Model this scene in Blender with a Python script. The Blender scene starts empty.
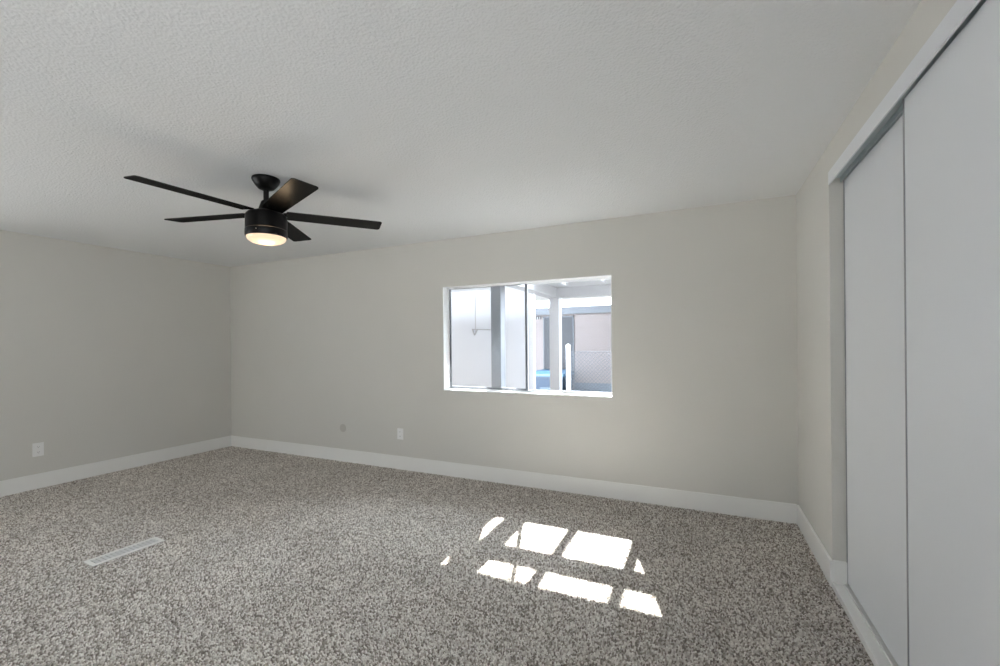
import bpy, bmesh, math, random
import numpy as np
from mathutils import Vector, Matrix

random.seed(7)
S = bpy.context.scene
C = S.collection
PI = math.pi

# ------------------------------------------------------------------ camera, light, exposure
CAM_H = 1.3449
cam = bpy.data.cameras.new('camera')
cam_o = bpy.data.objects.new('camera', cam)
C.objects.link(cam_o)
YAW = -0.429738                      # turned to the left of +Y
ROLL = -0.008834
fw = Vector((math.sin(YAW), math.cos(YAW), 0))
r0 = Vector((math.cos(YAW), -math.sin(YAW), 0))
u0 = Vector((0, 0, 1))
rx = r0 * math.cos(ROLL) + u0 * math.sin(ROLL)
ux = -r0 * math.sin(ROLL) + u0 * math.cos(ROLL)
m = Matrix((rx, ux, -fw)).transposed().to_4x4()
m.translation = Vector((0, 0, CAM_H))
cam_o.matrix_world = m
cam.sensor_fit = 'HORIZONTAL'
cam.sensor_width = 36
cam.lens = 434.17 / 1000 * 36
cam.shift_x = -1.3 / 1000
cam.shift_y = 11.6 / 1000
cam.clip_start = 0.02
S.camera = cam_o

W = bpy.data.worlds.new('World')
S.world = W
W.use_nodes = True
wt = W.node_tree
sky = wt.nodes.new('ShaderNodeTexSky')
sky.sky_type = 'NISHITA'
sky.sun_disc = False
sky.sun_elevation = math.radians(47)
sky.sun_rotation = math.radians(-18.3)
sky.air_density = 0.7
sky.dust_density = 2.0
hsv = wt.nodes.new('ShaderNodeHueSaturation')
hsv.inputs['Saturation'].default_value = 0.45
wt.links.new(sky.outputs[0], hsv.inputs['Color'])
wt.links.new(hsv.outputs[0], wt.nodes['Background'].inputs[0])
wt.nodes['Background'].inputs[1].default_value = 0.10

sun = bpy.data.lights.new('sun', 'SUN')
sun.energy = 72
sun.angle = math.radians(0.53)
sun.color = (1.0, 0.99, 0.975)
sun_o = bpy.data.objects.new('sun', sun)
sun_o.rotation_euler = Vector((-0.33, 1.0, 1.131)).to_track_quat('Z', 'Y').to_euler()
C.objects.link(sun_o)

# broad soft fill added on the window side to brighten the carpet
glow = bpy.data.lights.new('window_side_fill', 'SUN')
glow.energy = 54.0
glow.angle = math.radians(75)
glow.color = (0.80, 0.90, 1.0)
glow_o = bpy.data.objects.new('window_side_fill', glow)
glow_o.rotation_euler = Vector((0.30, 1.0, 0.55)).to_track_quat('Z', 'Y').to_euler()
C.objects.link(glow_o)

# added fill lamps at invented openings out of view
L_WALL = -5.833
def area(name, loc, target, sx, sy, energy, color):
    a = bpy.data.lights.new(name, 'AREA')
    a.shape = 'RECTANGLE'
    a.size, a.size_y, a.energy, a.color = sx, sy, energy, color
    o = bpy.data.objects.new(name, a)
    o.location = loc
    o.rotation_euler = (Vector(loc) - Vector(target)).to_track_quat('Z', 'Y').to_euler()
    C.objects.link(o)
    return o
area('left_fill_lamp', (L_WALL - 0.35, -0.55, 1.10), (-0.6, 1.1, 0.15), 1.6, 1.5, 27, (0.86, 0.93, 1.0))
area('rear_fill_lamp', (-0.60, -1.72, 1.40), (-5.8, 1.5, 0.35), 2.0, 1.35, 13, (0.88, 0.94, 1.0))
area('right_fill_lamp', (1.0, -0.95, 1.10), (-5.8, 1.6, 0.60), 0.9, 1.8, 46, (0.90, 0.95, 1.0))

S.view_settings.view_transform = 'Standard'
S.view_settings.look = 'None'
S.view_settings.exposure = 0.0
S.view_settings.gamma = 1.0
S.view_settings.use_curve_mapping = False
S.cycles.max_bounces = 14
S.cycles.diffuse_bounces = 8
S.cycles.transparent_max_bounces = 16
S.cycles.sample_clamp_indirect = 25
S.cycles.use_denoising = True

# ------------------------------------------------------------------ materials
def lin(c):
    return tuple((x / 255 / 12.92) if x / 255 <= 0.04045 else ((x / 255 + 0.055) / 1.055) ** 2.4 for x in c)

def mat(name, rgb, rough=0.6, metal=0.0, spec=0.5, bump=None, vary=None):
    M = bpy.data.materials.new(name)
    M.use_nodes = True
    nt = M.node_tree
    b = nt.nodes['Principled BSDF']
    b.inputs['Base Color'].default_value = (*lin(rgb), 1)
    b.inputs['Roughness'].default_value = rough
    b.inputs['Metallic'].default_value = metal
    b.inputs['Specular IOR Level'].default_value = spec
    tc = nt.nodes.new('ShaderNodeTexCoord')
    if vary:                                     # (scale, amount)
        n = nt.nodes.new('ShaderNodeTexNoise')
        n.inputs['Scale'].default_value = vary[0]
        n.inputs['Detail'].default_value = 5
        nt.links.new(tc.outputs['Object'], n.inputs['Vector'])
        r = nt.nodes.new('ShaderNodeValToRGB')
        a = vary[1]
        c = lin(rgb)
        r.color_ramp.elements[0].position, r.color_ramp.elements[1].position = 0.3, 0.7
        r.color_ramp.elements[0].color = (*[x * (1 - a) for x in c], 1)
        r.color_ramp.elements[1].color = (*[min(1, x * (1 + a)) for x in c], 1)
        nt.links.new(n.outputs['Fac'], r.inputs['Fac'])
        nt.links.new(r.outputs['Color'], b.inputs['Base Color'])
    if bump:                                     # (scale, strength, distance)
        n = nt.nodes.new('ShaderNodeTexNoise')
        n.inputs['Scale'].default_value = bump[0]
        n.inputs['Detail'].default_value = 4
        nt.links.new(tc.outputs['Object'], n.inputs['Vector'])
        bp = nt.nodes.new('ShaderNodeBump')
        bp.inputs['Strength'].default_value = bump[1]
        bp.inputs['Distance'].default_value = bump[2]
        nt.links.new(n.outputs['Fac'], bp.inputs['Height'])
        nt.links.new(bp.outputs['Normal'], b.inputs['Normal'])
    return M

M_wall = mat('wall_paint', (209, 207.5, 202.5), 0.75, bump=(70, 0.12, 0.01), vary=(1.5, 0.012))
M_trim = mat('white_trim_paint', (236, 236, 234), 0.45)
M_door = mat('door_paint', (222, 225, 229), 0.38, bump=(9, 0.05, 0.01))
M_reveal = mat('window_reveal_paint', (238, 238, 238), 0.5)
M_vinyl = mat('white_vinyl', (238, 240, 242), 0.35)
M_alu = mat('dull_aluminium', (112, 116, 122), 0.4, 0.6)
M_track = mat('track_metal', (176, 186, 190), 0.35, 0.25)
M_edge = mat('door_edge_metal', (160, 162, 166), 0.4, 0.3)
M_black = mat('fan_black', (9, 8, 8), 0.42, 0.0, 0.25)
M_blade = mat('blade_black', (9, 8, 7), 0.34, 0.0, 0.2, bump=(60, 0.05, 0.002))
def satin_black(M, fac, rough):
    # constant low reflectance of satin paint over a dark body
    nt = M.node_tree
    b = nt.nodes['Principled BSDF']
    b.inputs['Specular IOR Level'].default_value = 0.0
    b.inputs['IOR'].default_value = 1.0
    g = nt.nodes.new('ShaderNodeBsdfGlossy'); g.inputs['Roughness'].default_value = rough
    mx = nt.nodes.new('ShaderNodeMixShader'); mx.inputs[0].default_value = fac
    nt.links.new(b.outputs[0], mx.inputs[1]); nt.links.new(g.outputs[0], mx.inputs[2])
    nt.links.new(mx.outputs[0], nt.nodes['Material Output'].inputs[0])
satin_black(M_blade, 0.07, 0.26)
M_plate = mat('outlet_plastic', (236, 236, 236), 0.35)
M_slot = mat('outlet_slot', (40, 40, 40), 0.6)
M_cap = mat('cap_plastic', (190, 187, 181), 0.6)
M_register = mat('register_enamel', (232, 230, 226), 0.4)
M_grille = mat('register_vane_enamel', (206, 205, 203), 0.45)
M_dark = mat('dark_recess', (30, 30, 32), 0.9)
M_screw = mat('screw_brass', (200, 190, 170), 0.3, 0.9)
M_patio = mat('patio_dimmed_white_paint', (176, 177, 181), 0.6)  # most outdoor paints here are darker than real to offset strong daylight
M_patio_backlit = mat('patio_backlit_paint', (128, 131, 137), 0.6)  # grey of the backlit front post put into its paint
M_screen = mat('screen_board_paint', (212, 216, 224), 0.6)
M_concrete = mat('concrete', (94, 93, 91), 0.9, bump=(40, 0.2, 0.01), vary=(3, 0.08))  # slab tone darkened so less sunlight bounces onto outdoor walls
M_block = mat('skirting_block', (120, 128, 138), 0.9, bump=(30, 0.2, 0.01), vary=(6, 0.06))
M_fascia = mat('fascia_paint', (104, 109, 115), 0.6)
M_roofmetal = mat('white_roof_metal', (240, 240, 240), 0.5)
M_grey_door = mat('grey_door_paint', (60, 62, 66), 0.6)
M_vent = mat('vent_dark', (58, 58, 62), 0.7)
M_galv = mat('galvanized_wire', (92, 97, 104), 0.5, 0.2)
M_post = mat('white_fence_post', (238, 242, 246), 0.4)
M_bin = mat('blue_bin_plastic', (14, 40, 62), 0.5)
M_binlid = mat('blue_bin_lid', (72, 106, 134), 0.45)
M_label = mat('bin_label', (66, 82, 94), 0.5)
M_labelink = mat('bin_label_ink', (60, 80, 104), 0.5)
M_tyre = mat('bin_wheel_rubber', (30, 30, 30), 0.8)
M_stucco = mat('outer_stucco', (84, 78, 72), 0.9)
M_green = mat('awning_trim', (200, 214, 210), 0.5)

def knockdown():
    M = mat('ceiling_texture', (224, 225.5, 226.5), 0.85)
    nt = M.node_tree
    b = nt.nodes['Principled BSDF']
    tc = nt.nodes.new('ShaderNodeTexCoord')
    n1 = nt.nodes.new('ShaderNodeTexNoise'); n1.inputs['Scale'].default_value = 70; n1.inputs['Detail'].default_value = 6; n1.inputs['Roughness'].default_value = 0.65
    v = nt.nodes.new('ShaderNodeTexVoronoi'); v.inputs['Scale'].default_value = 95; v.feature = 'SMOOTH_F1'
    mx = nt.nodes.new('ShaderNodeMath'); mx.operation = 'ADD'
    nt.links.new(tc.outputs['Object'], n1.inputs['Vector'])
    nt.links.new(tc.outputs['Object'], v.inputs['Vector'])
    nt.links.new(n1.outputs['Fac'], mx.inputs[0]); nt.links.new(v.outputs['Distance'], mx.inputs[1])
    bp = nt.nodes.new('ShaderNodeBump'); bp.inputs['Strength'].default_value = 0.33; bp.inputs['Distance'].default_value = 0.010
    nt.links.new(mx.outputs[0], bp.inputs['Height'])
    nt.links.new(bp.outputs['Normal'], b.inputs['Normal'])
    return M
M_ceil = knockdown()

def carpet(per_tuft):
    M = bpy.data.materials.new('carpet_pile' if per_tuft else 'carpet_backing')
    M.use_nodes = True
    nt = M.node_tree
    b = nt.nodes['Principled BSDF']
    b.inputs['Roughness'].default_value = 0.95
    b.inputs['Specular IOR Level'].default_value = 0.1
    tc = nt.nodes.new('ShaderNodeTexCoord')
    r = nt.nodes.new('ShaderNodeValToRGB')
    cr = r.color_ramp
    cr.elements[0].position = 0.0; cr.elements[0].color = (*lin((124, 116, 108)), 1)
    cr.elements[1].position = 1.0; cr.elements[1].color = (*lin((244, 240, 234)), 1)
    for p, c in ((0.22, (157, 149, 140)), (0.5, (200, 193, 185)), (0.78, (228, 222, 215))):
        e = cr.elements.new(p); e.color = (*lin(c), 1)
    if per_tuft:                                  # every tuft has its own yarn colour
        g = nt.nodes.new('ShaderNodeNewGeometry')
        nt.links.new(g.outputs['Random Per Island'], r.inputs['Fac'])
    else:
        v = nt.nodes.new('ShaderNodeTexVoronoi'); v.inputs['Scale'].default_value = 85
        nt.links.new(tc.outputs['Object'], v.inputs['Vector'])
        sep = nt.nodes.new('ShaderNodeSeparateColor')
        nt.links.new(v.outputs['Color'], sep.inputs[0])
        nt.links.new(sep.outputs[0], r.inputs['Fac'])
    n = nt.nodes.new('ShaderNodeTexNoise'); n.inputs['Scale'].default_value = 2.6; n.inputs['Detail'].default_value = 6; n.inputs['Roughness'].default_value = 0.6
    nt.links.new(tc.outputs['Object'], n.inputs['Vector'])
    mr = nt.nodes.new('ShaderNodeMapRange')
    mr.inputs['From Min'].default_value = 0.3; mr.inputs['From Max'].default_value = 0.7
    mr.inputs['To Min'].default_value = 0.9; mr.inputs['To Max'].default_value = 1.08
    nt.links.new(n.outputs['Fac'], mr.inputs['Value'])
    mul = nt.nodes.new('ShaderNodeMix'); mul.data_type = 'RGBA'; mul.blend_type = 'MULTIPLY'
    mul.inputs['Factor'].default_value = 1
    nt.links.new(r.outputs['Color'], mul.inputs[6]); nt.links.new(mr.outputs[0], mul.inputs[7])
    nt.links.new(mul.outputs[2], b.inputs['Base Color'])
    return M
M_carpet = carpet(True)
M_backing = carpet(False)

def thin_glass():
    M = bpy.data.materials.new('window_glass')
    M.use_nodes = True
    nt = M.node_tree
    nt.nodes.remove(nt.nodes['Principled BSDF'])
    t = nt.nodes.new('ShaderNodeBsdfTransparent'); t.inputs[0].default_value = (0.96, 0.975, 0.98, 1)
    g = nt.nodes.new('ShaderNodeBsdfGlossy'); g.inputs['Roughness'].default_value = 0.02
    f = nt.nodes.new('ShaderNodeFresnel'); f.inputs[0].default_value = 1.2
    mx = nt.nodes.new('ShaderNodeMixShader')
    nt.links.new(f.outputs[0], mx.inputs[0]); nt.links.new(t.outputs[0], mx.inputs[1]); nt.links.new(g.outputs[0], mx.inputs[2])
    nt.links.new(mx.outputs[0], nt.nodes['Material Output'].inputs[0])
    return M
M_glass = thin_glass()

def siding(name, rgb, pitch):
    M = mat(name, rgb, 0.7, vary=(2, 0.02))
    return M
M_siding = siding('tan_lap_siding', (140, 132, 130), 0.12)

def lamp_dome():
    M = bpy.data.materials.new('lit_frosted_dome')
    M.use_nodes = True
    nt = M.node_tree
    b = nt.nodes['Principled BSDF']
    b.inputs['Base Color'].default_value = (0.30, 0.25, 0.18, 1)
    b.inputs['Roughness'].default_value = 0.35
    b.inputs['Emission Color'].default_value = (1.0, 0.76, 0.51, 1)
    b.inputs['Emission Strength'].default_value = 0.92
    return M
M_dome = lamp_dome()

# ------------------------------------------------------------------ mesh helpers
def box(bm, x0, x1, y0, y1, z0, z1, bev=0.0):
    v = [bm.verts.new(p) for p in ((x0,y0,z0),(x1,y0,z0),(x1,y1,z0),(x0,y1,z0),(x0,y0,z1),(x1,y0,z1),(x1,y1,z1),(x0,y1,z1))]
    fs = [bm.faces.new([v[i] for i in q]) for q in ((0,3,2,1),(4,5,6,7),(0,1,5,4),(1,2,6,5),(2,3,7,6),(3,0,4,7))]
    if bev > 0:
        es = set()
        for f in fs:
            es.update(f.edges)
        bmesh.ops.bevel(bm, geom=list(es), offset=bev, segments=2, affect='EDGES', profile=0.6)
    return v

def lathe(bm, prof, n=48, cx=0, cy=0, cap=True):
    rings = []
    for r, z in prof:
        if r < 1e-6:
            rings.append([bm.verts.new((cx, cy, z))])
        else:
            rings.append([bm.verts.new((cx + r*math.cos(2*PI*i/n), cy + r*math.sin(2*PI*i/n), z)) for i in range(n)])
    for a, b in zip(rings, rings[1:]):
        if len(a) == 1 and len(b) == 1:
            continue
        for i in range(n):
            j = (i+1) % n
            if len(a) == 1:
                bm.faces.new((a[0], b[i], b[j]))
            elif len(b) == 1:
                bm.faces.new((a[j], a[i], b[0]))
            else:
                bm.faces.new((a[i], b[i], b[j], a[j]))
    if cap:
        for rg in (rings[0], rings[-1]):
            if len(rg) > 1:
                try: bm.faces.new(rg)
                except ValueError: pass

def tube(bm, p0, p1, r, n=8, r2=None):
    p0, p1 = Vector(p0), Vector(p1)
    d = (p1 - p0).normalized()
    a = d.orthogonal().normalized(); b = d.cross(a)
    r2 = r if r2 is None else r2
    A = [bm.verts.new(p0 + (a*math.cos(2*PI*i/n) + b*math.sin(2*PI*i/n))*r) for i in range(n)]
    B = [bm.verts.new(p1 + (a*math.cos(2*PI*i/n) + b*math.sin(2*PI*i/n))*r2) for i in range(n)]
    for i in range(n):
        j = (i+1) % n
        bm.faces.new((A[i], A[j], B[j], B[i]))
    bm.faces.new(A[::-1]); bm.faces.new(B)

def prism(bm, outline, z0, z1):
    A = [bm.verts.new((x, y, z0)) for x, y in outline]
    B = [bm.verts.new((x, y, z1)) for x, y in outline]
    n = len(A)
    for i in range(n):
        j = (i+1) % n
        bm.faces.new((A[i], A[j], B[j], B[i]))
    bm.faces.new(A[::-1]); bm.faces.new(B)

def obj(name, bm, m, parent=None, smooth=False, xf=None):
    bmesh.ops.recalc_face_normals(bm, faces=bm.faces)
    if xf is not None:
        bm.transform(xf)
    me = bpy.data.meshes.new(name)
    bm.to_mesh(me); bm.free()
    me.materials.append(m)
    o = bpy.data.objects.new(name, me)
    C.objects.link(o)
    if parent is not None:
        o.parent = parent
    if smooth:
        for p in me.polygons:
            p.use_smooth = True
        try:
            me.set_sharp_from_angle(angle=math.radians(35))
        except Exception:
            pass
    return o

def NB():
    return bmesh.new()

def boxes(*bs, bev=0.0):
    bm = NB()
    for b in bs:
        box(bm, *b, bev=bev)
    return bm

def tag(o, label, cat, group=None, kind=None):
    o['label'] = label; o['category'] = cat
    if group: o['group'] = group
    if kind: o['kind'] = kind
    return o

def thing(name, label, cat, loc=(0,0,0), rz=0.0, group=None, kind=None):
    o = bpy.data.objects.new(name, None)
    C.objects.link(o)
    o.location = loc; o.rotation_euler = (0,0,rz)
    o.empty_display_size = 0.1
    return tag(o, label, cat, group, kind)

def struct(name, bm, m, label, cat, smooth=False):
    return tag(obj(name, bm, m, smooth=smooth), label, cat, kind='structure')

# ------------------------------------------------------------------ room shell
L, R, D, H, B = -5.833, 0.656, 3.854, 2.44, -1.55
YO = 3.99                                            # outer face of the window wall
WX0, WX1, WZ0, WZ1 = -2.43, -0.70, 0.872, 1.948        # window opening
CY0, CY1, CZ = 0.95, 2.95, 2.252                        # closet opening
G0 = -0.2
PB = -0.012                                          # carpet backing; the pile tops reach z = 0
RW = (-1.7, 0.5, 0.60, 2.15)  # opening invented for the rear fill lamp
LW = (-1.40, 0.30, 0.25, 2.0)  # opening invented for the left fill lamp
struct('floor', boxes((L-0.12, R+0.82, B-0.12, YO, -0.12, PB)), M_backing, 'bedroom floor under the speckled carpet', 'floor')
struct('ceiling', boxes((L-0.12, R+0.82, B-0.12, YO+0.02, H, H+0.14)), M_ceil, 'white knockdown textured ceiling above the fan', 'ceiling')
struct('wall_left', boxes((L-0.12, L, LW[1], YO, PB, H), (L-0.12, L, B-0.12, LW[0], PB, H), (L-0.12, L, LW[0], LW[1], PB, LW[2]), (L-0.12, L, LW[0], LW[1], LW[3], H)), M_wall, 'plain greige wall at the far side from the closet', 'wall')
struct('wall_back', boxes((L, WX0, D, YO, PB, H), (WX1, R+0.82, D, YO, PB, H), (WX0, WX1, D, YO, PB, WZ0), (WX0, WX1, D, YO, WZ1, H)), M_wall, 'greige wall holding the sliding window', 'wall')
struct('wall_right', boxes((R, R+0.115, CY1, D, PB, H), (R, R+0.115, -0.48, CY0, PB, H), (R, R+0.115, B, -1.42, PB, H), (R, R+0.115, -1.42, -0.48, 2.05, H), (R, R+0.115, CY0, CY1, CZ, H)), M_wall, 'greige wall with the closet opening cut in it', 'wall')  # gap near the camera added for the right fill lamp
struct('wall_closet', boxes((R+0.70, R+0.82, B, D, PB, H)), M_wall, 'inner wall at the back of the closet', 'wall')
struct('wall_rear', boxes((L, RW[0], B-0.12, B, PB, H), (RW[1], R+0.82, B-0.12, B, PB, H), (RW[0], RW[1], B-0.12, B, PB, RW[2]), (RW[0], RW[1], B-0.12, B, RW[3], H)), M_wall, 'greige wall behind the camera with a wide opening added for the fill lamp', 'wall')

struct('wall_exterior', boxes((L-0.12, WX0, YO+0.001, YO+0.014, G0, H), (WX1, R+0.82, YO+0.001, YO+0.014, G0, H), (WX0, WX1, YO+0.001, YO+0.014, G0, WZ0), (WX0, WX1, YO+0.001, YO+0.014, WZ1, H)), M_stucco, 'dark brown outer face added to cut sun bounce from the bedroom wall', 'wall')  # unseen dark cladding added to cut sun bounce onto the patio

def baseboard(name, x0, x1, y0, y1, label):
    bm = NB(); box(bm, x0, x1, y0, y1, PB, 0.138)
    top = [e for e in bm.edges if all(v.co.z > 0.13 for v in e.verts)]
    bmesh.ops.bevel(bm, geom=top, offset=0.004, segments=2, affect='EDGES')
    return struct(name, bm, M_trim, label, 'baseboard')
baseboard('baseboard_back', L+0.013, R-0.013, D-0.013, D, 'tall white baseboard along the wall under the window')
baseboard('baseboard_left', L, L+0.013, B, D, 'tall white baseboard along the plain wall opposite the closet')
baseboard('baseboard_right', R-0.013, R, CY1-0.013, D-0.013, 'short white baseboard between the closet and the corner')
baseboard('baseboard_jamb', R, R+0.064, CY1-0.013, CY1, 'white baseboard return wrapping into the closet jamb')

# carpet pile: a field of leaning tufts between the baseboards
def carpet_pile():
    rng = np.random.default_rng(11)
    x0, x1, y0, y1, sp = L+0.016, R-0.010, 0.30, D-0.016, 0.0092
    gx, gy = np.meshgrid(np.arange(x0+sp/2, x1-sp/2, sp), np.arange(y0, y1-sp/2, sp))
    px = (gx + rng.uniform(-0.42, 0.42, gx.shape)*sp).ravel()
    py = (gy + rng.uniform(-0.42, 0.42, gy.shape)*sp).ravel()
    px = np.clip(px, x0+0.005, x1-0.005); py = np.clip(py, y0, y1-0.005)
    n = px.size
    hgt = rng.uniform(0.0085, 0.0120, n)
    # brushed lie of the pile changes slowly over the floor
    ang = 1.3*np.sin(1.9*px+0.7*py) + 1.1*np.sin(2.3*py-0.8*px+1.0) + rng.uniform(-1.2, 1.2, n)
    lean = rng.uniform(0.001, 0.004, n)
    dx, dy = lean*np.cos(ang), lean*np.sin(ang)
    ra = rng.uniform(0.0043, 0.0056, n)
    rot = rng.uniform(0, PI/2, n)
    V = np.zeros((n, 9, 3), np.float32)
    for k in range(4):
        c, s_ = np.cos(rot+k*PI/2), np.sin(rot+k*PI/2)
        V[:, k] = np.stack([px+ra*c, py+ra*s_, np.full(n, PB)], 1)
        V[:, 4+k] = np.stack([px+dx*0.7+ra*0.86*c, py+dy*0.7+ra*0.86*s_, PB+hgt*0.68], 1)
    V[:, 8] = np.stack([px+dx, py+dy, PB+hgt], 1)
    quads = np.array([[k, (k+1) % 4, 4+(k+1) % 4, 4+k] for k in range(4)])
    tris = np.array([[4+k, 4+(k+1) % 4, 8] for k in range(4)])
    base = (np.arange(n)*9)[:, None]
    li = np.concatenate([base + quads.ravel()[None], base + tris.ravel()[None]], 1)
    sizes = np.array([4]*4 + [3]*4)
    starts = np.concatenate([[0], np.cumsum(sizes)[:-1]])
    me = bpy.data.meshes.new('carpet_pile')
    me.vertices.add(n*9); me.vertices.foreach_set('co', V.ravel())
    me.loops.add(li.size); me.loops.foreach_set('vertex_index', li.ravel().astype(np.int32))
    me.polygons.add(n*8)
    me.polygons.foreach_set('loop_start', (np.arange(n)[:, None]*28 + starts[None]).ravel().astype(np.int32))
    me.polygons.foreach_set('use_smooth', np.ones(n*8, bool))
    me.update(calc_edges=True)
    me.materials.append(M_carpet)
    o = bpy.data.objects.new('carpet_pile', me)
    C.objects.link(o)
    return tag(o, 'speckled taupe grey cut pile carpet covering the bedroom floor', 'carpet', kind='stuff')
carpet_pile()

# closet trim, tracks and sliding doors
struct('trim_1', boxes((R-0.004, R+0.004, CY0-0.02, CY1-0.001, 2.214, 2.284), bev=0.001), M_door, 'white header trim strip above the closet doors', 'trim')
t = thing('trim_2', 'grey metal overhead track above the sliding closet doors', 'track', (R+0.0, (CY0+CY1)/2, 2.2415), kind='structure')
yh = (CY1-CY0)/2 - 0.002
obj('track_web', boxes((0.005, 0.11, -yh, yh, 0.004, 0.0095)), M_track, t)
obj('track_lip', boxes((0.0105, 0.0135, -yh, yh, -0.012, 0.004)), M_track, t)
obj('track_divider', boxes((0.05, 0.053, -yh, yh, -0.022, 0.004)), M_track, t)
t = thing('trim_3', 'white floor track under the sliding closet doors', 'track', (R, (CY0+CY1)/2, 0.0), kind='structure')
obj('track_base', boxes((-0.006, 0.10, -yh, yh, PB, 0.008)), M_trim, t)
obj('track_rail', boxes((-0.006, 0.008, -yh, yh, 0.008, 0.02), (0.05, 0.056, -yh, yh, 0.008, 0.018), bev=0.002), M_trim, t)

def closet_door(name, x, y0, y1, z1, label):
    t = thing(name, label, 'door', (x, y0, 0.024), kind='structure')
    w = y1 - y0
    obj('panel', boxes((0.0, 0.022, 0.006, w-0.006, 0.0, z1-0.024), bev=0.0015), M_door, t)
    for yy in (0.0, w-0.0058):
        obj('edge_strip', boxes((-0.0035, 0.024, yy, yy+0.0058, 0.0, z1-0.024), bev=0.001), M_edge, t)
    return t
closet_door('door_1', 0.678, CY0+0.02, 2.045, 2.222, 'plain white sliding closet door on the front track, nearest the camera')
closet_door('door_2', 0.7224, 1.90, 2.946, 2.226, 'plain white sliding closet door on the rear track, toward the window wall')

# ------------------------------------------------------------------ window
t = thing('window_1', 'white sliding window set in the greige wall with a patio beyond', 'window', ((WX0+WX1)/2, D, WZ0), kind='structure')
hw = (WX1-WX0)/2; wh = WZ1 - WZ0
rv = 0.005
obj('reveal', boxes((-hw, -hw+rv, 0.001, YO-D-0.001, 0, wh), (hw-rv, hw, 0.001, YO-D-0.001, 0, wh), (-hw+rv, hw-rv, 0.001, YO-D-0.001, wh-rv, wh)), M_reveal, t)
obj('stool', boxes((-hw+rv, hw-rv, -0.004, 0.100, 0.0, 0.010), bev=0.002), M_reveal, t)
a0, a1 = -hw+rv, hw-rv
b0, b1 = 0.0, wh-rv
fy0, fy1 = 0.100, 0.134
obj('frame', boxes((a0, a0+0.010, fy0, fy1, b0, b1), (a1-0.012, a1, fy0, fy1, b0, b1), (a0+0.010, a1-0.012, fy0, fy1, b1-0.008, b1), (a0+0.010, a1-0.012, fy0, fy1, b0, 0.020)), M_vinyl, t)
xm = -1.548 + 1.565                                    # meeting stile, a little left of the middle
def sash(name, x0, x1, y0, y1, wl, wr, wb, wt_, m_):
    zl, zh = 0.020, b1-0.008
    s = obj(name, boxes((x0, x0+wl, y0, y1, zl, zh), (x1-wr, x1, y0, y1, zl, zh), (x0+wl, x1-wr, y0, y1, zl, zl+wb), (x0+wl, x1-wr, y0, y1, zh-wt_, zh)), m_, t)
    ym = (y0+y1)/2
    obj('pane', boxes((x0+wl, x1-wr, ym-0.0015, ym+0.0015, zl+wb, zh-wt_)), M_glass, s)
    return s
sash('fixed_sash', a0+0.010, xm+0.012, 0.103, 0.116, 0.016, 0.020, 0.020, 0.004, M_alu)
sash('sliding_sash', xm-0.004, a1-0.012, 0.118, 0.132, 0.018, 0.012, 0.012, 0.008, M_vinyl)
obj('latch', boxes((xm-0.006, xm+0.004, 0.094, 0.103, 0.42, 0.47), bev=0.002), M_alu, t)

# ------------------------------------------------------------------ outlets, cap, floor register
def outlet(loc, rz, label, w, h, slots=True):
    t = thing('wall_outlet', label, 'outlet', loc, rz, 'wall outlets')
    bm = NB(); box(bm, -w/2, w/2, -0.006, 0.0, 0, h, bev=0.002)
    obj('cover_plate', bm, M_plate, t)
    for zc in (h*0.30, h*0.70):
        bm = NB()
        n = 20
        pts = []
        for i in range(n):
            a = 2*PI*i/n
            pts.append((0.0168*max(-0.88, min(0.88, math.cos(a)))*1.05, 0.0142*math.sin(a)))
        A = [bm.verts.new((x, -0.0085, zc+z)) for x, z in pts]; Bv = [bm.verts.new((x, -0.0055, zc+z)) for x, z in pts]
        for i in range(n):
            j = (i+1) % n
            bm.faces.new((A[i], A[j], Bv[j], Bv[i]))
        bm.faces.new(A); bm.faces.new(Bv[::-1])
        r = obj('receptacle', bm, M_plate, t)
        obj('slot', boxes((-0.0075, -0.0055, -0.0089, -0.008, zc-0.002, zc+0.006), (0.0055, 0.0075, -0.0089, -0.008, zc-0.002, zc+0.006), (-0.002, 0.002, -0.0089, -0.008, zc-0.009, zc-0.005)), M_slot, r)
    bm = NB(); tube(bm, (0, -0.0075, h/2), (0, -0.0055, h/2), 0.003, 10)
    obj('screw', bm, M_plate, t)
    return t
outlet((-2.989, D, 0.318), 0, 'white outlet plate low on the wall with the window', 0.078, 0.120)
outlet((L, 1.948, 0.305), PI/2, 'white outlet plate low on the plain wall opposite the closet', 0.080, 0.130)
t = thing('cable_cap', 'faint round wall coloured cap left of the outlet under the window wall', 'cap', (-3.819, D, 0.383))
bm = NB(); lathe(bm, [(0.0, 0.0045), (0.038, 0.004), (0.047, 0.0015), (0.048, 0.0)], 32)
obj('cap_disc', bm, M_cap, t, True, Matrix.Rotation(PI/2, 4, 'X'))

t = thing('floor_register', 'white metal floor register with slim louvers set in the carpet', 'register', (-3.46, 1.57, 0.0), math.radians(-1.5))
rw, rl = 0.062, 0.196
bm = NB()
for b in ((-rw, rw, -rl, -rl+0.024), (-rw, rw, rl-0.024, rl), (-rw, -rw+0.020, -rl+0.024, rl-0.024), (rw-0.020, rw, -rl+0.024, rl-0.024)):
    box(bm, b[0], b[1], b[2], b[3], 0.002, 0.008)
obj('frame', bm, M_register, t)
obj('damper', boxes((-rw+0.02, rw-0.02, -rl+0.024, rl-0.024, PB, 0.003)), M_grille, t)
for i in range(14):
    y = -rl+0.036 + i*(2*rl-0.072)/13
    obj('louver', boxes((-rw+0.02, rw-0.02, y-0.0065, y+0.0065, 0.003, 0.0068)), M_grille, t)

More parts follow.
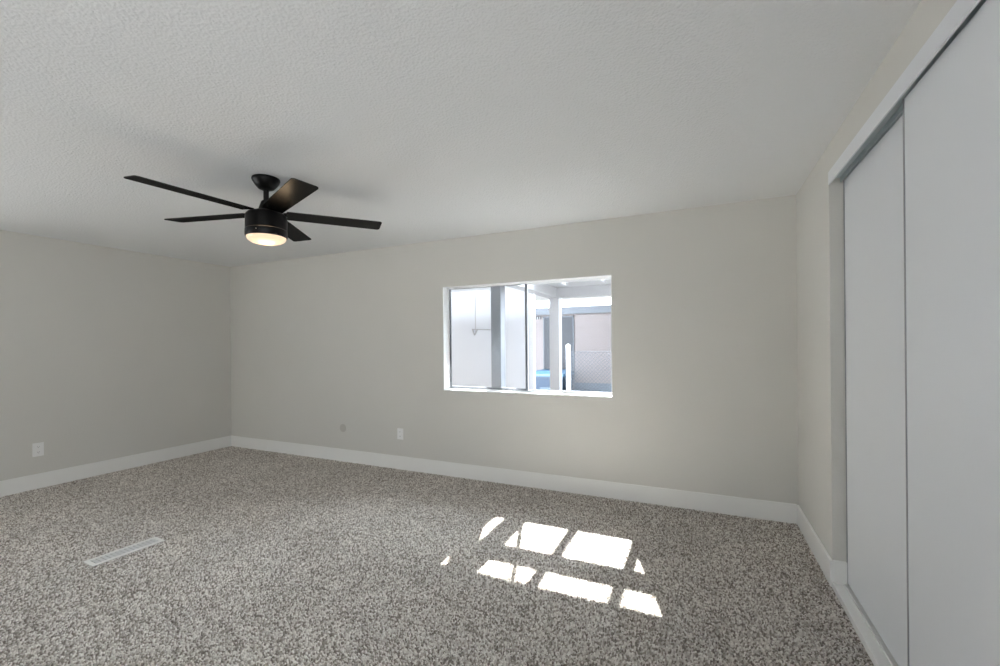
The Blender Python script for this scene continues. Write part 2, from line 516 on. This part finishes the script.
# ------------------------------------------------------------------ ceiling fan
FX, FY = -2.565, 1.938
t = thing('ceiling_fan', 'black five blade ceiling fan with a lit frosted dome hanging from the ceiling', 'ceiling fan', (FX, FY, H))
def rel(z): return z - H
bm = NB(); lathe(bm, [(0.0, rel(2.4395)), (0.082, rel(2.4395)), (0.084, rel(2.430)), (0.080, rel(2.418)), (0.065, rel(2.393)), (0.048, rel(2.374)), (0.030, rel(2.366)), (0.0, rel(2.364))], 48)
obj('canopy', bm, M_black, t, True)
bm = NB(); tube(bm, (0, 0, rel(2.372)), (0, 0, rel(2.235)), 0.0165, 20)
obj('downrod', bm, M_black, t, True)
bm = NB(); lathe(bm, [(0.0, rel(2.296)), (0.022, rel(2.296)), (0.030, rel(2.288)), (0.048, rel(2.232)), (0.052, rel(2.222)), (0.0, rel(2.220))], 32)
obj('yoke_cover', bm, M_black, t, True)
bm = NB(); lathe(bm, [(0.0, rel(2.226)), (0.075, rel(2.224)), (0.106, rel(2.212)), (0.118, rel(2.200)), (0.1225, rel(2.186)), (0.1225, rel(2.105)), (0.0, rel(2.104))], 64)
mh = obj('motor_housing', bm, M_black, t, True)
bm = NB(); lathe(bm, [(0.120, rel(2.1035)), (0.124, rel(2.100)), (0.124, rel(2.062)), (0.121, rel(2.056)), (0.117, rel(2.056)), (0.117, rel(2.1035)), (0.120, rel(2.1035))], 64, cap=False)
lr = obj('light_ring', bm, M_black, t, True)
bm = NB(); tube(bm, (0.053, -0.111, rel(2.084)), (0.0545, -0.1142, rel(2.084)), 0.004, 10)
obj('set_screw', bm, M_screw, lr)
bm = NB(); lathe(bm, [(0.1165, rel(2.070)), (0.1168, rel(2.052)), (0.110, rel(2.038)), (0.092, rel(2.026)), (0.064, rel(2.017)), (0.034, rel(2.012)), (0.0, rel(2.0105))], 64, cap=False)
obj('lamp_dome', bm, M_dome, t, True)
PH = 4.639
BW0, BW1, R0, R1 = 0.128, 0.142, 0.120, 0.728
for k in range(5):
    a = PH + 2*PI*k/5
    rot = Matrix.Rotation(a, 4, 'Z') @ Matrix.Translation((0, 0, rel(2.2107))) @ Matrix.Rotation(-0.13, 4, 'X')
    bm = NB()
    out = [(R0, -BW0/2), (R1-0.020, -BW1/2)]
    for i in range(1, 6):
        q = -PI/2 + i*PI/12
        out.append((R1-0.020+0.020*math.cos(q), -BW1/2+0.020+0.020*math.sin(q)))
    for i in range(0, 6):
        q = i*PI/12
        out.append((R1-0.020+0.020*math.cos(q), BW1/2-0.020+0.020*math.sin(q)))
    out += [(R1-0.020, BW1/2), (R0, BW0/2)]
    prism(bm, out, -0.003, 0.003)
    bl = obj('blade', bm, M_blade, t, False, rot)
    bm = NB(); prism(bm, [(0.100, -0.024), (0.150, -0.034), (0.190, -0.020), (0.196, 0.0), (0.190, 0.020), (0.150, 0.034), (0.100, 0.024)], 0.003, 0.008)
    obj('blade_bracket', bm, M_black, bl, False, rot)
lamp = bpy.data.lights.new('fan_bulb', 'POINT')
lamp.energy = 3.2; lamp.color = (1.0, 0.72, 0.44); lamp.shadow_soft_size = 0.09
lamp_o = bpy.data.objects.new('fan_bulb', lamp); lamp_o.location = (FX, FY, 1.985)
C.objects.link(lamp_o)

# ------------------------------------------------------------------ outside: patio
G = -0.20
struct('ground', boxes((-30, 30, YO+0.016, 40, G-0.2, G), (-30, 30, -14, YO+0.015, G-0.2, G-0.05)), M_concrete, 'concrete slab outside the window, darkened to cut sun bounce', 'ground')
struct('roof', boxes((L-0.4, R+1.2, B-0.5, YO+0.02, H+0.141, H+0.25)), M_stucco, 'flat roof slab over the bedroom', 'roof')

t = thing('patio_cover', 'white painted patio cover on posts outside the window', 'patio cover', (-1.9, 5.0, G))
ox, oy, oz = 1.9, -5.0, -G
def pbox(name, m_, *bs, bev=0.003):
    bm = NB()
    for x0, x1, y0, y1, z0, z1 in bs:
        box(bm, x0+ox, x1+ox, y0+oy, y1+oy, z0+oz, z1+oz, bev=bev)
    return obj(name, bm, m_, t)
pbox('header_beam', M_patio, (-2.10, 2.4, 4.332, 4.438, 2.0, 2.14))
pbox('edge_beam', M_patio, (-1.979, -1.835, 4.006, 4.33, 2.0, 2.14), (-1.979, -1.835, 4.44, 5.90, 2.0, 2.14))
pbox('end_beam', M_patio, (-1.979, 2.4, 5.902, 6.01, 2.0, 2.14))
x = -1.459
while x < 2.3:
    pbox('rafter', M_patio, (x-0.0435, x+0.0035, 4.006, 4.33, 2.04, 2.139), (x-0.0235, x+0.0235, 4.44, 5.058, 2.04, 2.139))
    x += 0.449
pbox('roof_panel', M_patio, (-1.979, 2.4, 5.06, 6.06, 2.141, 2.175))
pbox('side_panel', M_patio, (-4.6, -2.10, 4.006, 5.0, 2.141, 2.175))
pbox('post', M_patio_backlit, (-2.105, -1.985, 4.322, 4.4415, G, 1.999))
pbox('post_stub', M_patio_backlit, (-2.105, -1.985, 4.322, 4.4415, 2.141, 2.50))  # unseen post top above the beam, added to trim the left sun patch
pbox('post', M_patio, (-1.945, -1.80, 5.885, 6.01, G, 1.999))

# white board screen closing the side of the patio
t = thing('privacy_screen', 'tall white board screen standing behind the patio post painted in backlit grey', 'screen', (-3.4, 6.2, G))
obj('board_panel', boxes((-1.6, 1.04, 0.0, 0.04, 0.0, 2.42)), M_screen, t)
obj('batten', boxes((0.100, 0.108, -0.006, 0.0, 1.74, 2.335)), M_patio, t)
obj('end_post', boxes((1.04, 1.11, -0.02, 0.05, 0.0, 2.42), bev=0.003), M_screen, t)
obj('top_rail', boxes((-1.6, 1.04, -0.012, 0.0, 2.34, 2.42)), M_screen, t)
bm = NB()
tube(bm, (0.05, -0.012, 1.80), (0.10, -0.03, 1.70), 0.009, 8); tube(bm, (0.10, -0.03, 1.70), (0.15, -0.012, 1.80), 0.009, 8)
tube(bm, (0.05, -0.012, 1.795), (0.38, -0.012, 1.78), 0.007, 8)
obj('hook_bracket', bm, M_patio, t)

# neighbouring house
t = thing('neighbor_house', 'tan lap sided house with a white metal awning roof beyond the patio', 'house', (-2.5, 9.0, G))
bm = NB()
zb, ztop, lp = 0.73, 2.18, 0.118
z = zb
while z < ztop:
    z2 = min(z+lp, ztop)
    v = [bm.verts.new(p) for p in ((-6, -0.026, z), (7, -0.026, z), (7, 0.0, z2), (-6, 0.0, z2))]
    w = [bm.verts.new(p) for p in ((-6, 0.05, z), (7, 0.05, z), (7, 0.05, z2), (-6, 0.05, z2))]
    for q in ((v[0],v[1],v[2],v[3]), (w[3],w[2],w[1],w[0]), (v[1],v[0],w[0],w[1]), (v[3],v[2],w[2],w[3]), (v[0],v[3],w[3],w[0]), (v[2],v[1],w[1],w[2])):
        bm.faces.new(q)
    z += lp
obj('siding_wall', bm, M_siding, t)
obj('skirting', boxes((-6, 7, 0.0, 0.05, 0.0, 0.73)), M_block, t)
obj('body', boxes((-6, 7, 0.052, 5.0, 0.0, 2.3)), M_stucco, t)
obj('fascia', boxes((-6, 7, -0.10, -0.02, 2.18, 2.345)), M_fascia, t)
bm = NB()
n = 260
x0, x1 = -6.0, 7.0
lo = []; hi = []
for i in range(n+1):
    x = x0 + (x1-x0)*i/n
    dz = 0.006*abs(math.sin(PI*i/4.0))
    lo.append((bm.verts.new((x, -0.24, 2.325+dz)), bm.verts.new((x, -0.24, 2.318+dz-0.012))))
    hi.append((bm.verts.new((x, 1.1, 2.60+dz)), bm.verts.new((x, 1.1, 2.59+dz))))
for i in range(n):
    bm.faces.new((lo[i][0], lo[i+1][0], hi[i+1][0], hi[i][0]))
    bm.faces.new((lo[i][1], hi[i][1], hi[i+1][1], lo[i+1][1]))
    bm.faces.new((lo[i][0], lo[i][1], lo[i+1][1], lo[i+1][0]))
    bm.faces.new((hi[i][0], hi[i+1][0], hi[i+1][1], hi[i][1]))
obj('awning_roof', bm, M_roofmetal, t)
dr = obj('side_door', boxes((-0.575, 0.055, -0.045, -0.027, 0.55, 2.115), bev=0.004), M_grey_door, t)
obj('door_frame', boxes((-0.60, -0.577, -0.05, -0.027, 0.55, 2.14), (0.057, 0.08, -0.05, -0.027, 0.55, 2.14), (-0.60, 0.08, -0.05, -0.027, 2.117, 2.14)), M_fascia, dr)
vt = obj('vent', boxes((-0.87, -0.65, -0.05, -0.027, 2.09, 2.15), bev=0.003), M_vent, t)
for i in range(4):
    xx = -0.845 + i*0.055
    obj('vent_bar', boxes((xx, xx+0.012, -0.058, -0.051, 2.095, 2.145)), M_grille, vt)

# chain-link fence
t = thing('chain_link_fence', 'chain link fence with a white end post in front of the tan house', 'fence', (-2.045, 7.2, G))
bm = NB(); tube(bm, (0, 0, 0), (0, 0, 1.50), 0.039, 18); lathe(bm, [(0.042, 1.50), (0.042, 1.515), (0.030, 1.535), (0.0, 1.542)], 18)
obj('end_post', bm, M_post, t, True)
bm = NB()
p = 0.062; zlo, zhi = 0.06, 1.42; xw = 2.4
def wire(x, z, dx, dz):
    # one wire of the weave clipped to the panel
    pts = []
    t0 = 0.0; t1 = (zhi-z)/dz
    if dx > 0:
        t1 = min(t1, (xw-x)/dx); t0 = max(t0, (0.06-x)/dx)
    else:
        t1 = min(t1, (0.06-x)/dx); t0 = max(t0, (xw-x)/dx)
    if t1-t0 > 0.02:
        s = 0.0035 if dx > 0 else -0.0035
        tube(bm, (x+dx*t0, s, z+dz*t0), (x+dx*t1, s, z+dz*t1), 0.0034, 5)
k = -int((zhi-zlo)/p) - 1
while k*p < xw + (zhi-zlo) + p:
    wire(k*p, zlo, 1, 1)
    wire(k*p, zlo, -1, 1)
    k += 1
obj('mesh_panel', bm, M_galv, t)
bm = NB(); tube(bm, (0.055, 0.0, 0.05), (0.055, 0.0, 1.43), 0.007, 8)
for z in (0.25, 0.6, 0.95, 1.3):
    cb = NB(); lathe(cb, [(0.040, z-0.012), (0.0425, z-0.012), (0.0425, z+0.012), (0.040, z+0.012)], 18, cap=False)
    obj('clamp', cb, M_post, t)
obj('tension_bar', bm, M_galv, t)
bm = NB(); tube(bm, (0.04, 0.012, 0.06), (2.4, 0.012, 0.06), 0.005, 6)
obj('tension_wire', bm, M_galv, t)
bm = NB(); tube(bm, (0.04, 0.012, 1.41), (2.4, 0.012, 1.41), 0.005, 6)
obj('tension_wire', bm, M_galv, t)
bm = NB(); tube(bm, (2.44, 0, 0), (2.44, 0, 1.50), 0.03, 14)
obj('line_post', bm, M_galv, t, True)

# recycling bin
t = thing('recycling_bin', 'blue wheeled recycling bin with a paler lid beside the tan house', 'bin', (-2.60, 8.05, G))
bm = NB()
def ring(hx, hy, z): return [bm.verts.new((sx*hx, sy*hy, z)) for sx, sy in ((-1,-1),(1,-1),(1,1),(-1,1))]
r1, r2, r3, r4 = ring(0.22, 0.25, 0.10), ring(0.285, 0.32, 0.90), ring(0.305, 0.34, 0.90), ring(0.305, 0.34, 0.945)
for a_, b_ in ((r1, r2), (r2, r3), (r3, r4)):
    for i in range(4):
        j = (i+1) % 4
        bm.faces.new((a_[i], a_[j], b_[j], b_[i]))
bm.faces.new(r1[::-1]); bm.faces.new(r4)
bmesh.ops.bevel(bm, geom=[e for e in bm.edges if abs(e.verts[0].co.z-e.verts[1].co.z) > 0.3], offset=0.03, segments=3, affect='EDGES')
obj('bin_body', bm, M_bin, t, True)
bm = NB()
r1, r2, r3 = ring(0.315, 0.36, 0.945), ring(0.315, 0.36, 0.99), ring(0.25, 0.29, 1.045)
for a_, b_ in ((r1, r2), (r2, r3)):
    for i in range(4):
        j = (i+1) % 4
        bm.faces.new((a_[i], a_[j], b_[j], b_[i]))
bm.faces.new(r1[::-1]); bm.faces.new(r3)
obj('bin_lid', bm, M_binlid, t)
lbx = obj('bin_label', boxes((-0.15, 0.14, -0.306, -0.298, 0.60, 0.78)), M_label, t)
obj('label_mark', boxes((-0.08, 0.10, -0.309, -0.3065, 0.63, 0.675)), M_labelink, lbx)
for sx in (-0.20, 0.20):
    bm = NB(); tube(bm, (sx-0.025, 0.24, 0.10), (sx+0.025, 0.24, 0.10), 0.0995, 20)
    obj('wheel', bm, M_tyre, t, True)
bm = NB(); tube(bm, (-0.22, 0.40, 0.97), (0.22, 0.40, 0.97), 0.014, 10)
tube(bm, (-0.2, 0.33, 0.93), (-0.2, 0.40, 0.97), 0.014, 10); tube(bm, (0.2, 0.33, 0.93), (0.2, 0.40, 0.97), 0.014, 10)
obj('handle_bar', bm, M_bin, t)
